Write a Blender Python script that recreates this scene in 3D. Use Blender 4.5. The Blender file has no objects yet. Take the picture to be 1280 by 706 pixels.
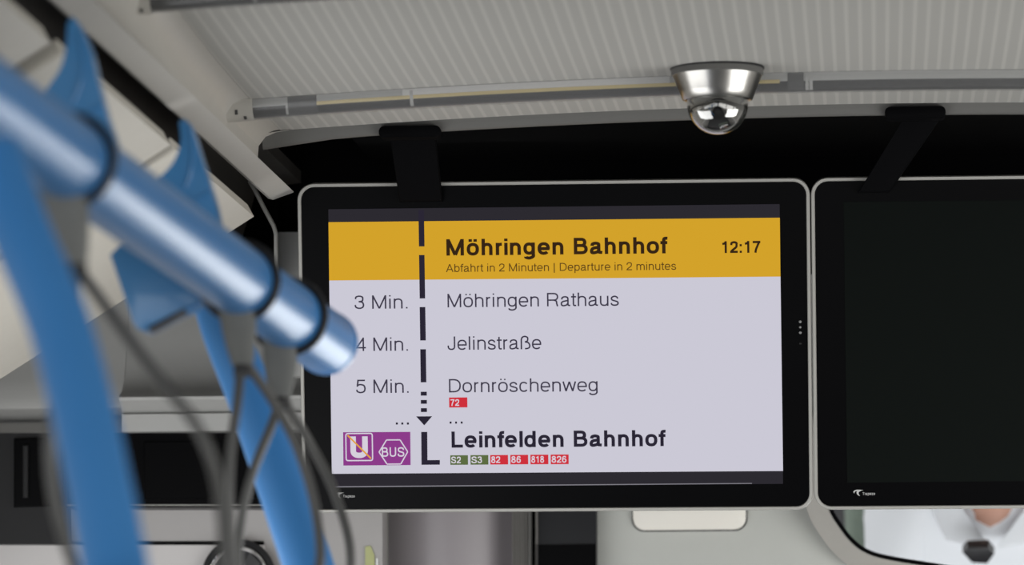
import bpy, bmesh, math, random
from mathutils import Vector, Matrix
random.seed(3)
sc = bpy.context.scene
C = sc.collection
PI = math.pi

# ------------------------------------------------------------------ camera
FPX, CX, CY = 6000.0, 640.0, 353.0
VX, VY = 1090.0, 940.0                     # where the bus axis vanishes
CAMZ = 1.5
psi = math.atan((VX - CX) / FPX)
phi = math.atan((VY - CY) / FPX * math.cos(psi))
ROLL = 0.006
Fw = Vector((-math.sin(psi) * math.cos(phi), math.cos(psi) * math.cos(phi), math.sin(phi)))
R0 = Vector((math.cos(psi), math.sin(psi), 0))
U0 = R0.cross(Fw)
Rt = R0 * math.cos(ROLL) - U0 * math.sin(ROLL)
Up = U0 * math.cos(ROLL) + R0 * math.sin(ROLL)
EYE = Vector((0, 0, CAMZ))
cam = bpy.data.cameras.new('camera')
cam.sensor_width = 36
cam.lens = FPX / 1280 * 36
cam.clip_start, cam.clip_end = 0.05, 100
cam.dof.use_dof = True
cam.dof.focus_distance = 5.5
cam.dof.aperture_fstop = 6.5
cam_o = bpy.data.objects.new('camera', cam)
C.objects.link(cam_o)
M4 = Matrix((Rt, Up, -Fw)).transposed().to_4x4()
M4.translation = EYE
cam_o.matrix_world = M4
sc.camera = cam_o

# ------------------------------------------------------------------ world, light, exposure
sc.view_settings.view_transform = 'Standard'
sc.view_settings.look = 'None'
sc.view_settings.exposure = 0.0
sc.view_settings.gamma = 1.0
sc.view_settings.use_curve_mapping = False
wd = bpy.data.worlds.new('overcast_sky')
sc.world = wd
wd.use_nodes = True
nt = wd.node_tree
bg = nt.nodes['Background']
tc = nt.nodes.new('ShaderNodeTexCoord')
sep = nt.nodes.new('ShaderNodeSeparateXYZ')
rmp = nt.nodes.new('ShaderNodeValToRGB')
mr = nt.nodes.new('ShaderNodeMapRange')
mr.inputs['From Min'].default_value = -1
nt.links.new(tc.outputs['Generated'], sep.inputs[0])
nt.links.new(sep.outputs['Z'], mr.inputs['Value'])
nt.links.new(mr.outputs[0], rmp.inputs[0])
nt.links.new(rmp.outputs[0], bg.inputs[0])
cr = rmp.color_ramp
cr.elements[0].position = 0.0
cr.elements[0].color = (0.42, 0.40, 0.37, 1)
cr.elements[1].position = 1.0
cr.elements[1].color = (0.95, 1.0, 1.06, 1)
e = cr.elements.new(0.47); e.color = (0.46, 0.45, 0.42, 1)
e = cr.elements.new(0.52); e.color = (1.0, 1.0, 1.0, 1)
bg.inputs[1].default_value = 0.75


def area(name, loc, target, sx, sy, power, col=(1, 1, 1)):
    l = bpy.data.lights.new(name, 'AREA')
    l.shape = 'RECTANGLE'; l.size = sx; l.size_y = sy
    l.energy = power; l.color = col
    o = bpy.data.objects.new(name, l)
    C.objects.link(o)
    o.location = loc
    o.rotation_euler = (Vector(target) - Vector(loc)).to_track_quat('-Z', 'Y').to_euler()
    return o


# daylight through the side windows and windscreen, plus two added front fills
area('daylight_right', (1.5, 2.2, 1.35), (-0.5, 3.2, 1.75), 5.0, 1.0, 34, (1, 0.99, 0.96))
area('daylight_left', (-1.5, 1.2, 1.35), (0.5, 3.2, 1.75), 4.5, 1.0, 22, (0.97, 0.99, 1))
area('front_fill_right', (1.22, 4.7, 1.25), (0.1, 6.2, 1.72), 1.5, 0.8, 18, (1, 1, 0.98))  # added fill, brightens the cab wall and flap
area('front_fill_left', (-1.22, 4.7, 1.25), (-0.3, 6.2, 1.72), 1.5, 0.8, 11, (0.98, 0.99, 1))  # weaker added fill from the left, aimed at the front wall
area('daylight_windscreen', (0.2, 7.3, 1.3), (0.1, 5.6, 1.25), 1.8, 0.8, 26, (0.97, 0.99, 1))


def ray(px, py):
    return Fw * FPX + Rt * (px - CX) - Up * (py - CY)


def W(px, py, Y):
    """the point where the sight line of a pixel meets the cross-plane Y"""
    d = ray(px, py)
    return EYE + d * (Y / d.y)


# ------------------------------------------------------------------ materials
def mat(name, col, rough=0.5, metal=0.0, spec=0.5, coat=0.0, bump=None, var=0.0, emit=None, es=1.0, noise_scale=60):
    m = bpy.data.materials.new(name)
    m.use_nodes = True
    n = m.node_tree.nodes; L = m.node_tree.links
    p = n['Principled BSDF']
    p.inputs['Base Color'].default_value = (*col, 1)
    p.inputs['Roughness'].default_value = rough
    p.inputs['Metallic'].default_value = metal
    p.inputs['Specular IOR Level'].default_value = spec
    p.inputs['Coat Weight'].default_value = coat
    p.inputs['Coat Roughness'].default_value = 0.08
    if var or bump:
        t = n.new('ShaderNodeTexCoord')
        nz = n.new('ShaderNodeTexNoise')
        nz.inputs['Scale'].default_value = noise_scale
        nz.inputs['Detail'].default_value = 4
        L.new(t.outputs['Object'], nz.inputs['Vector'])
        if var:
            mx = n.new('ShaderNodeMix'); mx.data_type = 'RGBA'
            mx.inputs[6].default_value = (*[c * (1 - var) for c in col], 1)
            mx.inputs[7].default_value = (*[min(1, c * (1 + var)) for c in col], 1)
            L.new(nz.outputs['Fac'], mx.inputs[0])
            L.new(mx.outputs[2], p.inputs['Base Color'])
        if bump:
            b = n.new('ShaderNodeBump')
            b.inputs['Strength'].default_value = bump
            b.inputs['Distance'].default_value = 0.001
            L.new(nz.outputs['Fac'], b.inputs['Height'])
            L.new(b.outputs[0], p.inputs['Normal'])
    if emit:
        p.inputs['Emission Color'].default_value = (*emit, 1)
        p.inputs['Emission Strength'].default_value = es
    return m


def srgb(r, g, b):
    f = lambda c: (c / 255 / 12.92) if c <= 10.3 else ((c / 255 + 0.055) / 1.055) ** 2.4
    return (f(r), f(g), f(b))


def lit(name, rgb):
    """a pixel colour of the backlit display"""
    m = bpy.data.materials.new(name)
    m.use_nodes = True
    n = m.node_tree.nodes
    n.remove(n['Principled BSDF'])
    em = n.new('ShaderNodeEmission')
    em.inputs[0].default_value = (*srgb(*rgb), 1)
    m.node_tree.links.new(em.outputs[0], n['Material Output'].inputs[0])
    return m


def ribbed(name, c0, c1, pitch, duty, axis='X', rough=0.85, depth=0.0):
    m = bpy.data.materials.new(name)
    m.use_nodes = True
    n = m.node_tree.nodes; L = m.node_tree.links
    p = n['Principled BSDF']
    p.inputs['Roughness'].default_value = rough
    p.inputs['Specular IOR Level'].default_value = 0.25
    t = n.new('ShaderNodeTexCoord')
    s = n.new('ShaderNodeSeparateXYZ')
    L.new(t.outputs['Object'], s.inputs[0])

    def mth(op, a, b=None):
        q = n.new('ShaderNodeMath'); q.operation = op
        for i, v in enumerate((a, b)):
            if v is None: continue
            if isinstance(v, (int, float)): q.inputs[i].default_value = v
            else: L.new(v, q.inputs[i])
        return q.outputs[0]
    fr = mth('FRACT', mth('DIVIDE', s.outputs[axis], pitch))
    tri = mth('ABSOLUTE', mth('SUBTRACT', fr, 0.5))          # 0 in the middle of a line
    rg = n.new('ShaderNodeMapRange'); rg.interpolation_type = 'SMOOTHSTEP'
    L.new(tri, rg.inputs['Value'])
    rg.inputs['From Min'].default_value = duty * 0.3
    rg.inputs['From Max'].default_value = duty * 0.8
    rg.inputs['To Min'].default_value = 1; rg.inputs['To Max'].default_value = 0
    # fine weave across
    fy = mth('FRACT', mth('DIVIDE', s.outputs['Y'], 0.006))
    wv = mth('MULTIPLY', mth('ABSOLUTE', mth('SUBTRACT', fy, 0.5)), 0.16)
    fac = mth('ADD', mth('MULTIPLY', rg.outputs[0], 0.9), wv)
    mx = n.new('ShaderNodeMix'); mx.data_type = 'RGBA'
    mx.inputs[6].default_value = (*c0, 1); mx.inputs[7].default_value = (*c1, 1)
    L.new(fac, mx.inputs[0]); L.new(mx.outputs[2], p.inputs['Base Color'])
    if depth:
        b = n.new('ShaderNodeBump'); b.inputs['Distance'].default_value = depth
        L.new(rg.outputs[0], b.inputs['Height']); L.new(b.outputs[0], p.inputs['Normal'])
    return m


MT = {
    'ceiling': ribbed('ribbed_ceiling_fabric', (0.345, 0.34, 0.322), (0.42, 0.412, 0.39), 0.0137, 0.26),
    'cove': mat('light_grey_plastic', (0.43, 0.415, 0.385), 0.5, var=0.04),
    'lip': mat('grey_textured_plastic', (0.105, 0.103, 0.098), 0.7, bump=0.3, noise_scale=900),
    'cream': mat('cream_panel_plastic', (0.53, 0.505, 0.45), 0.5, var=0.03),
    'black': mat('matt_black', (0.002, 0.002, 0.0025), 0.8, spec=0.05),
    'duct': mat('dark_brown_duct', (0.035, 0.03, 0.025), 0.8, var=0.4, noise_scale=14),
    'grey': mat('mid_grey_plastic', (0.42, 0.42, 0.41), 0.55, var=0.03),
    'ledge': mat('pale_grey_plastic', (0.55, 0.54, 0.52), 0.5, var=0.03),
    'gloss_black': mat('black_glass', (0.0016, 0.0016, 0.002), 0.3, spec=0.05),
    'charcoal': mat('charcoal_plastic', (0.014, 0.014, 0.015), 0.5, spec=0.2),
    'silver': mat('silver_trim', (0.33, 0.325, 0.305), 0.42, 0.0),
    'alu': mat('brushed_aluminium', (0.45, 0.44, 0.42), 0.28, 1.0, var=0.1, noise_scale=30),
    'chrome': mat('chrome', (0.75, 0.75, 0.75), 0.1, 1.0),
    'blue': mat('blue_gloss_enamel', (0.050, 0.23, 0.56), 0.38, 0.0, 0.45, 0.1),
    'bluemat': mat('blue_plastic', (0.055, 0.25, 0.56), 0.3, 0.0, 0.5, 0.6),
    'strap': mat('grey_webbing', (0.16, 0.165, 0.16), 0.6, var=0.15),
    'cord': mat('grey_cord_sheath', (0.10, 0.10, 0.098), 0.4),
    'rubber': mat('black_rubber', (0.012, 0.012, 0.014), 0.5),
    'cab': mat('grey_green_cab_plastic', (0.50, 0.51, 0.48), 0.5, var=0.02),
    'flap': mat('cream_flap_plastic', (0.86, 0.83, 0.76), 0.4),
    'violet': mat('violet_grey_satin', (0.29, 0.265, 0.28), 0.35, spec=0.6),
    'wallpale': mat('pale_wall_panel', (0.38, 0.365, 0.36), 0.5, var=0.02),
    'wallwhite': mat('white_wall_panel', (0.54, 0.52, 0.515), 0.5, var=0.02),
    'profile': ribbed('ribbed_rubber_profile', (0.14, 0.135, 0.125), (0.23, 0.22, 0.21), 0.0032, 0.5, 'X', 0.6),
    'navy': mat('dark_navy_panel', (0.011, 0.0115, 0.0135), 0.4, spec=0.25),
    'yellow': mat('yellow_green_finish', (0.42, 0.44, 0.2), 0.5),
    'white': mat('plain_white', (0.8, 0.8, 0.8), 0.5),
    'mirror': mat('mirror_silvering', (0.90, 0.91, 0.92), 0.0, 1.0),
    'lampgrey': mat('lamp_dark_grey', (0.05, 0.05, 0.052), 0.4),  # dark tone stands in for reflected dark in the tubes; also latches, blades
    'lampmid': mat('lamp_sheen_clip_grey', (0.42, 0.42, 0.41), 0.4),  # paints the bright reflection on the tubes; also the clips
    'lampwhite': mat('lamp_pale_band', (0.62, 0.61, 0.60), 0.4),
    'lampdark': mat('lamp_dark_band', (0.09, 0.09, 0.092), 0.4),
    'phosphor': mat('led_phosphor', (0.55, 0.45, 0.22), 0.5),
    'cover': mat('frosted_lamp_cover', (0.22, 0.22, 0.22), 0.16, spec=0.6),
    'skin': mat('skin', (0.60, 0.33, 0.24), 0.5, var=0.06),
    'hair': mat('brown_hair', (0.06, 0.04, 0.03), 0.7, bump=0.4, noise_scale=200),
    'shirt': mat('white_cotton', (0.85, 0.87, 0.90), 0.9, bump=1.0, noise_scale=18),
    'trouser': mat('navy_cloth', (0.02, 0.025, 0.05), 0.9),
    'seat': mat('grey_green_upholstery', (0.22, 0.27, 0.22), 0.9, var=0.2),
    'floor': mat('dark_floor_vinyl', (0.09, 0.09, 0.095), 0.6, var=0.2, noise_scale=40),
    'wall': mat('interior_wall_plastic', (0.45, 0.44, 0.42), 0.6, var=0.03),
}
MT['cover'].node_tree.nodes['Principled BSDF'].inputs['Alpha'].default_value = 0.16
SC = {k: lit('screen_' + k, v) for k, v in {
    'page': (203, 201, 214), 'yellow': (211, 162, 42), 'ink': (42, 38, 52), 'inkyellow': (52, 36, 22), 'subyellow': (92, 66, 28),
    'thin': (62, 58, 74), 'purple': (140, 60, 138), 'white': (214, 208, 220), 'red': (206, 48, 60), 'green': (92, 108, 66),
    'orange': (226, 160, 60), 'dark': (44, 42, 48), 'darker': (41, 39, 46), 'line': (128, 126, 134)}.items()}
SC['logo'] = mat('logo_print', (0.42, 0.42, 0.42), 0.5)
SC['off'] = mat('screen_switched_off', (0.0028, 0.0042, 0.0036), 0.5, spec=0.05)


# ------------------------------------------------------------------ helpers
def wl(o):
    p = Vector((0, 0, 0))
    while o:
        p = p + o.location
        o = o.parent
    return p


def obj(name, bm, m, parent=None, smooth=None, kind=None):
    """link a bmesh given in world coordinates as ONE mesh object"""
    bmesh.ops.recalc_face_normals(bm, faces=bm.faces)
    if parent:
        bmesh.ops.translate(bm, vec=-wl(parent), verts=bm.verts)
    me = bpy.data.meshes.new(name)
    if smooth is not None:
        for f in bm.faces: f.smooth = True
        for ed in bm.edges:
            if len(ed.link_faces) == 2:
                ed.smooth = ed.calc_face_angle(0) < math.radians(smooth)
    bm.to_mesh(me); bm.free()
    me.materials.append(m)
    o = bpy.data.objects.new(name, me)
    C.objects.link(o)
    if parent: o.parent = parent
    if kind: o['kind'] = kind
    return o


def tag(o, label, cat, group=None):
    o['label'] = label; o['category'] = cat
    if group: o['group'] = group
    return o


def thing(name, label, cat, loc, group=None):
    o = bpy.data.objects.new(name, None)
    o.empty_display_size = 0.05
    C.objects.link(o)
    o.location = loc
    return tag(o, label, cat, group)


def NB(): return bmesh.new()


def add_box(bm, lo, hi, bevel=0.0, seg=2):
    lo, hi = Vector(lo), Vector(hi)
    r = bmesh.ops.create_cube(bm, size=1)
    vs = r['verts']
    for v in vs:
        v.co = Vector(((lo.x + hi.x) / 2 + v.co.x * (hi.x - lo.x), (lo.y + hi.y) / 2 + v.co.y * (hi.y - lo.y), (lo.z + hi.z) / 2 + v.co.z * (hi.z - lo.z)))
    if bevel:
        es = {ed for v in vs for ed in v.link_edges}
        bmesh.ops.bevel(bm, geom=list(es), offset=bevel, segments=seg, profile=0.5, affect='EDGES')


def add_tube(bm, pts, rad, n=14, closed=False, caps=True, flat=None):
    """sweep a circle along pts; rad a number or list; flat=(axis vector, factor) squashes the section along that axis"""
    pts = [Vector(p) for p in pts]
    k = len(pts)
    rad = [rad] * k if isinstance(rad, (int, float)) else rad
    rings = []
    nrm = None
    for i, p in enumerate(pts):
        a = pts[(i - 1) % k] if (i > 0 or closed) else p
        b = pts[(i + 1) % k] if (i < k - 1 or closed) else p
        t = (b - a).normalized()
        if nrm is None:
            nrm = t.orthogonal().normalized()
        nrm = (nrm - t * nrm.dot(t)).normalized()
        bn = t.cross(nrm)
        ring = []
        for j in range(n):
            an = 2 * PI * j / n
            off = (nrm * math.cos(an) + bn * math.sin(an)) * rad[i]
            if flat:
                ax = (flat[0] - t * flat[0].dot(t)).normalized()
                off = off - ax * off.dot(ax) * (1 - flat[1])
            ring.append(bm.verts.new(p + off))
        rings.append(ring)
    for i in range(k if closed else k - 1):
        r0, r1 = rings[i], rings[(i + 1) % k]
        for j in range(n):
            bm.faces.new((r0[j], r0[(j + 1) % n], r1[(j + 1) % n], r1[j]))
    if caps and not closed:
        bm.faces.new(rings[0][::-1]); bm.faces.new(rings[-1])


def add_lathe(bm, prof, c, axis=Vector((0, 0, 1)), n=40):
    """revolve (radius, height) about an axis through c"""
    c = Vector(c); axis = axis.normalized()
    a = axis.orthogonal().normalized(); b = axis.cross(a)
    rings = []
    for r, h in prof:
        if r < 1e-6:
            rings.append([bm.verts.new(c + axis * h)])
        else:
            rings.append([bm.verts.new(c + axis * h + (a * math.cos(2 * PI * j / n) + b * math.sin(2 * PI * j / n)) * r) for j in range(n)])
    for r0, r1 in zip(rings, rings[1:]):
        for j in range(n):
            q = []
            for v in (r0[j % len(r0)], r0[(j + 1) % len(r0)], r1[(j + 1) % len(r1)], r1[j % len(r1)]):
                if v not in q: q.append(v)
            if len(q) > 2: bm.faces.new(q)


def add_prism(bm, poly, vec, bevel=0.0, seg=2):
    """extrude a planar outline by a vector"""
    vec = Vector(vec)
    a = [bm.verts.new(Vector(p)) for p in poly]
    b = [bm.verts.new(Vector(p) + vec) for p in poly]
    k = len(a)
    f0 = bm.faces.new(a); f1 = bm.faces.new(b[::-1])
    sides = [bm.faces.new((a[i], b[i], b[(i + 1) % k], a[(i + 1) % k])) for i in range(k)]
    if bevel:
        es = list(f0.edges) + list(f1.edges)
        bmesh.ops.bevel(bm, geom=es, offset=bevel, segments=seg, profile=0.5, affect='EDGES')


def add_extrude_y(bm, sec, y0, y1, n=1, closed=False):
    """section [(x, z)] swept along Y"""
    rows = []
    for i in range(n + 1):
        y = y0 + (y1 - y0) * i / n
        rows.append([bm.verts.new((x, y, z)) for x, z in sec])
    k = len(sec)
    for r0, r1 in zip(rows, rows[1:]):
        for j in range(k if closed else k - 1):
            bm.faces.new((r0[j], r0[(j + 1) % k], r1[(j + 1) % k], r1[j]))
    if closed:
        bm.faces.new(rows[0]); bm.faces.new(rows[-1][::-1])


def add_extrude_x(bm, sec, x0, x1):
    """closed section [(y, z)] swept along X"""
    a = [bm.verts.new((x0, y, z)) for y, z in sec]
    b = [bm.verts.new((x1, y, z)) for y, z in sec]
    k = len(sec)
    for j in range(k):
        bm.faces.new((a[j], a[(j + 1) % k], b[(j + 1) % k], b[j]))
    bm.faces.new(a); bm.faces.new(b[::-1])


def rr(u0, v0, u1, v1, r, n=6):
    out = []
    for cx, cy, a0 in ((u1 - r, v1 - r, 0), (u0 + r, v1 - r, 90), (u0 + r, v0 + r, 180), (u1 - r, v0 + r, 270)):
        for i in range(n + 1):
            a = math.radians(a0 + 90 * i / n)
            out.append((cx + r * math.cos(a), cy + r * math.sin(a)))
    return out


def spline(pts, n=8, closed=False):
    """Catmull-Rom through the points"""
    pts = [Vector(p) for p in pts]
    k = len(pts); out = []
    for i in range(k if closed else k - 1):
        g = (lambda j: pts[j % k]) if closed else (lambda j: pts[max(0, min(k - 1, j))])
        p0, p1, p2, p3 = g(i - 1), g(i), g(i + 1), g(i + 2)
        for s in range(n):
            t = s / n
            out.append(0.5 * ((2 * p1) + (p2 - p0) * t + (2 * p0 - 5 * p1 + 4 * p2 - p3) * t * t + (3 * p1 - p0 - 3 * p2 + p3) * t ** 3))
    if not closed: out.append(pts[-1])
    return out


# ================================================================== the setting
def zc(x, y):
    z = 2.222 - 0.045 * x * x
    if y < 5.12:
        d = min(5.12 - y, 1.2)
        z += 0.055 * d * d / (2 * 0.6)
    return z


XL, XR = -0.665, 1.05
bm = NB()
nx, ys = 44, [0.0, 1, 2, 3, 3.6, 4.0, 4.3, 4.6, 4.8, 5.0, 5.12, 5.25, 5.37]
grid = [[bm.verts.new((XL + (XR - XL) * i / nx, y, zc(XL + (XR - XL) * i / nx, y))) for i in range(nx + 1)] for y in ys]
top = [[bm.verts.new((v.co.x, v.co.y, v.co.z + 0.03)) for v in (r[0], r[-1])] for r in (grid[0], grid[-1])]
for r0, r1 in zip(grid, grid[1:]):
    for i in range(nx):
        bm.faces.new((r0[i], r0[i + 1], r1[i + 1], r1[i]))
obj('ceiling', bm, MT['ceiling'], smooth=40, kind='structure')

# front lip of the ceiling: a shallow groove then a rounded edge dropping to the black recess
bm = NB()
secs = []
LX = -0.688
for i in range(nx + 1):
    x = LX + (XR - LX) * i / nx
    z = zc(x, 5.37) - max(0, -0.60 - x) * 0.08
    secs.append((x, [(5.365, z + 0.004), (5.372, z + 0.010), (5.382, z + 0.008), (5.386, z - 0.001), (5.389, z - 0.008), (5.394, z - 0.0105), (5.402, z - 0.0085), (5.405, z), (5.405, z + 0.05)]))
rows = [[bm.verts.new((x, y, z)) for y, z in q] for x, q in secs]
for r0, r1 in zip(rows, rows[1:]):
    for j in range(len(r0) - 1):
        bm.faces.new((r0[j], r0[j + 1], r1[j + 1], r1[j]))
obj('trim_1', bm, MT['lip'], smooth=60, kind='structure')

# left cove moulding along the ceiling edge, ending in a lipped tip
bm = NB()
cs = [(-0.657, 0.0015), (-0.672, 0.0), (-0.684, -0.004), (-0.692, -0.014), (-0.693, -0.028), (-0.685, -0.041), (-0.666, 2.1475),
      (-0.6915, 2.1385), (-0.6955, 2.1395), (-0.699, 2.145), (-0.706, 2.21), (-0.657, 2.26)]
fol = (1, 1, .85, .6, .35, .15, 0, 0, 0, 0, 0, 1)


def cove_row(y):
    add = zc(0, y) - zc(0, 5.3)
    return [(x, y, (zc(x, 5.3) + z if i < 6 else z) + add * fol[i]) for i, (x, z) in enumerate(cs)]


full = [cove_row(y) for y in (0.6, 2, 3.5, 4.0, 4.3, 4.6, 4.8, 5.0, 5.2, 5.37, 5.384)]
tipl = [[p for p in cove_row(y)[4:10]] + [(-0.700, y, 2.168)] for y in (5.384, 5.42, 5.47, 5.50)]
t0 = tipl[-1]                                       # rounded tip
mid = sum((Vector(p) for p in t0), Vector((0, 0, 0))) / len(t0)
tipl.append([tuple(mid.lerp(Vector(p), 0.93) + Vector((0, 0.012, 0))) for p in t0])
tipl.append([tuple(mid.lerp(Vector(p), 0.75) + Vector((0, 0.017, 0))) for p in t0])
for rws in (full, tipl):
    vr = [[bm.verts.new(p) for p in r] for r in rws]
    k = len(vr[0])
    for r0, r1 in zip(vr, vr[1:]):
        for j in range(k): bm.faces.new((r0[j], r0[(j + 1) % k], r1[(j + 1) % k], r1[j]))
    bm.faces.new(vr[0]); bm.faces.new(vr[-1][::-1])
obj('trim_2', bm, MT['cove'], smooth=32, kind='structure')

# dark service channel between the cove and the panels
bm = NB()
add_extrude_y(bm, [(-0.705, 2.205), (-0.76, 2.20), (-0.79, 2.10), (-0.73, 2.065), (-0.74, 2.055), (-0.80, 2.09), (-0.775, 2.215), (-0.705, 2.22)], 0.6, 5.9, 1, True)
obj('trim_3', bm, MT['duct'], smooth=30, kind='structure')

# black header behind the screens, and the black void to its left
bm = NB()
add_box(bm, (-1.24, 5.95, 2.09), (1.24, 5.98, 2.355))
add_box(bm, (-0.62, 5.42, 2.235), (1.3, 5.95, 2.26))
obj('wall_header', bm, MT['black'], kind='structure')

# hull of the vehicle: floor, sides with window openings, rear, front
bm = NB(); add_box(bm, (-1.3, -4, -0.05), (1.3, 6.6, 0)); obj('floor', bm, MT['floor'], kind='structure')


def side_wall(name, x0, x1):
    bm = NB()
    add_box(bm, (x0, -4, 0), (x1, 6.6, 0.85))
    add_box(bm, (x0, -4, 1.85), (x1, 6.6, 2.4))
    for y in (-4, -2.6, -1.2, 0.2, 1.6, 3.0, 4.4, 5.8):
        add_box(bm, (x0, y, 0.85), (x1, y + 0.12, 1.85))
    obj(name, bm, MT['wall'], kind='structure')


side_wall('wall_left', -1.30, -1.25)
side_wall('wall_right', 1.25, 1.30)
bm = NB(); add_box(bm, (-1.3, -4.05, 0), (1.3, -4, 2.4)); obj('wall_rear', bm, MT['charcoal'], kind='structure')
bm = NB(); add_box(bm, (-1.3, -4, 2.36), (1.3, 6.6, 2.4)); obj('ceiling_shell', bm, MT['wall'], kind='structure')
bm = NB()
add_box(bm, (-1.3, 6.5, 1.70), (1.3, 6.55, 2.36)); add_box(bm, (-1.3, 6.5, 0), (1.3, 6.55, 0.8))
obj('wall_front', bm, MT['grey'], kind='structure')


def slab_px(bm, pts, Y, depth, bevel=0.0):
    """outline given by where its corners are seen on the cross-plane Y, pushed back by depth"""
    add_prism(bm, [W(x, y, Y) for x, y in pts], (0, depth, 0), bevel)


# grey front bulkhead left of the screens: a shallow hollow above a bright ledge
def Z(py, Y): return W(200, py, Y).z


bm = NB()
sec = [(6.09, Z(292, 6.09)), (6.085, Z(330, 6.085)), (6.075, Z(380, 6.075)), (6.06, Z(430, 6.06)), (6.04, Z(470, 6.04)), (6.015, Z(489, 6.015)), (5.995, Z(493, 5.995)),
       (5.99, Z(496, 5.99)), (5.992, Z(500, 5.992)), (6.02, Z(516, 6.02)), (6.012, Z(517.5, 6.012)), (6.012, Z(539, 6.012)), (6.02, Z(540.5, 6.02)), (6.35, Z(540.5, 6.35)), (6.35, Z(292, 6.35))]
add_extrude_x(bm, sec, W(150, 500, 6.0).x, W(420, 500, 6.0).x)
obj('wall_bulkhead', bm, MT['grey'], smooth=30, kind='structure')
bm = NB()
sec = [(6.09, Z(292, 6.09)), (6.085, Z(330, 6.085)), (6.075, Z(380, 6.075)), (6.06, Z(430, 6.06)), (6.04, Z(470, 6.04)), (6.022, Z(495, 6.022)), (6.02, Z(508, 6.01)),
       (6.05, Z(516, 6.05)), (6.16, Z(530, 6.16)), (6.20, Z(542, 6.2)), (6.35, Z(542, 6.35)), (6.35, Z(292, 6.35))]
add_extrude_x(bm, sec, W(-260, 500, 6.0).x, W(149.5, 500, 6.0).x)
obj('wall_bulkhead_side', bm, MT['grey'], smooth=30, kind='structure')

# black sign box under the ledge with a recessed hatch at its left
t = thing('sign_box', 'long black sign box under the grey ledge left of the lit screen', 'sign box', W(190, 590, 6.03))
bm = NB(); slab_px(bm, [(84, 541), (420, 541), (420, 634), (84, 634)], 6.03, 0.10); obj('housing', bm, MT['gloss_black'], t)
bm = NB(); slab_px(bm, [(84, 630.5), (420, 630.5), (420, 631.8), (84, 631.8)], 6.028, 0.006); obj('edge_strip', bm, MT['silver'], t)
bm = NB(); slab_px(bm, [(180, 552), (378, 550), (378, 622), (180, 624)], 6.027, 0.004, 0.001); obj('display_window', bm, MT['gloss_black'], t)
t = thing('hatch_cabinet', 'dark hatch cabinet with a slim upright handle at the far left', 'cabinet', W(30, 600, 6.05))
bm = NB(); slab_px(bm, [(-260, 541), (83, 541), (83, 680), (-260, 680)], 6.06, 0.09); obj('housing', bm, MT['charcoal'], t)
bm = NB(); slab_px(bm, [(17, 548), (80, 546), (80, 632), (17, 634)], 6.052, 0.008, 0.002); d = obj('door', bm, MT['gloss_black'], t)
bm = NB(); slab_px(bm, [(28, 556), (35, 556), (35, 622), (28, 622)], 6.046, 0.008, 0.002); obj('handle', bm, MT['charcoal'], d)

# pale panel, dark joint, white panel below it
bm = NB(); slab_px(bm, [(84, 635), (478, 635), (478, 676), (84, 676)], 6.10, 0.05); obj('wall_panel_pale', bm, MT['wallpale'], kind='structure')
bm = NB(); slab_px(bm, [(-260, 676), (330, 676), (330, 681), (-260, 681)], 6.13, 0.05); obj('trim_4', bm, MT['charcoal'], kind='structure')
bm = NB(); slab_px(bm, [(-260, 681), (330, 681), (330, 1250), (-260, 1250)], 6.09, 0.05); obj('wall_panel_white', bm, MT['wallwhite'], kind='structure')
bm = NB(); slab_px(bm, [(330, 676), (478, 676), (478, 1250), (330, 1250)], 6.10, 0.05); obj('wall_panel_vent', bm, MT['wallpale'], kind='structure')

# slim pale door-frame strip left of the lit screen
bm = NB()
p = [W(x, y, 5.53) for x, y in ((312, 226), (318, 236), (330, 260), (342, 282), (345, 292), (345.5, 330), (346.5, 430))]
add_tube(bm, p, 0.0027, 8)
obj('trim_5', bm, MT['silver'], smooth=50, kind='structure')
bm = NB(); slab_px(bm, [(348, 290), (420, 290), (420, 470), (348, 470)], 5.90, 0.03); obj('trim_6', bm, MT['grey'], kind='structure')
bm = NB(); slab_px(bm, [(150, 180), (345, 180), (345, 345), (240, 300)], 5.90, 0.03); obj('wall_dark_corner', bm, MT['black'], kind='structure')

# cab partition to the right: violet column, ribbed seal, navy panel, grey-green wall
bm = NB()
a, b = W(479.5, 640, 6.2).x, W(639, 640, 6.2).x
zt, zb = W(560, 600, 6.2).z, W(560, 1250, 6.2).z
pts = []
for i in range(25):
    s = i / 24
    pts.append((a + (b - a) * s, 6.21 - 0.035 * math.sin(PI * min(1, s / 0.98)) ** 0.8))
va = [bm.verts.new((x, y, zt)) for x, y in pts]; vb = [bm.verts.new((x, y, zb)) for x, y in pts]
for i in range(24): bm.faces.new((va[i], va[i + 1], vb[i + 1], vb[i]))
o1 = bm.verts.new((b, 6.25, zt)); o2 = bm.verts.new((a, 6.25, zt)); o3 = bm.verts.new((b, 6.25, zb)); o4 = bm.verts.new((a, 6.25, zb))
bm.faces.new(va + [o1, o2]); bm.faces.new(vb + [o3, o4]); bm.faces.new((o1, o2, o4, o3)); bm.faces.new((va[0], vb[0], o4, o2)); bm.faces.new((va[-1], vb[-1], o3, o1))
obj('wall_column', bm, MT['violet'], smooth=40, kind='structure')
bm = NB(); slab_px(bm, [(475.5, 600), (479.5, 600), (479.5, 1250), (475.5, 1250)], 6.14, 0.06, 0.001); obj('trim_7', bm, MT['silver'], kind='structure')
t = thing('door_seal', 'grey ribbed rubber door seal with a thin light edge beside the violet column', 'seal', W(650, 700, 6.17))
bm = NB()
x0, x1 = W(640, 660, 6.17).x, W(661, 660, 6.17).x
zt, zb = W(650, 600, 6.17).z, W(650, 1250, 6.17).z
sec = []
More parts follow.
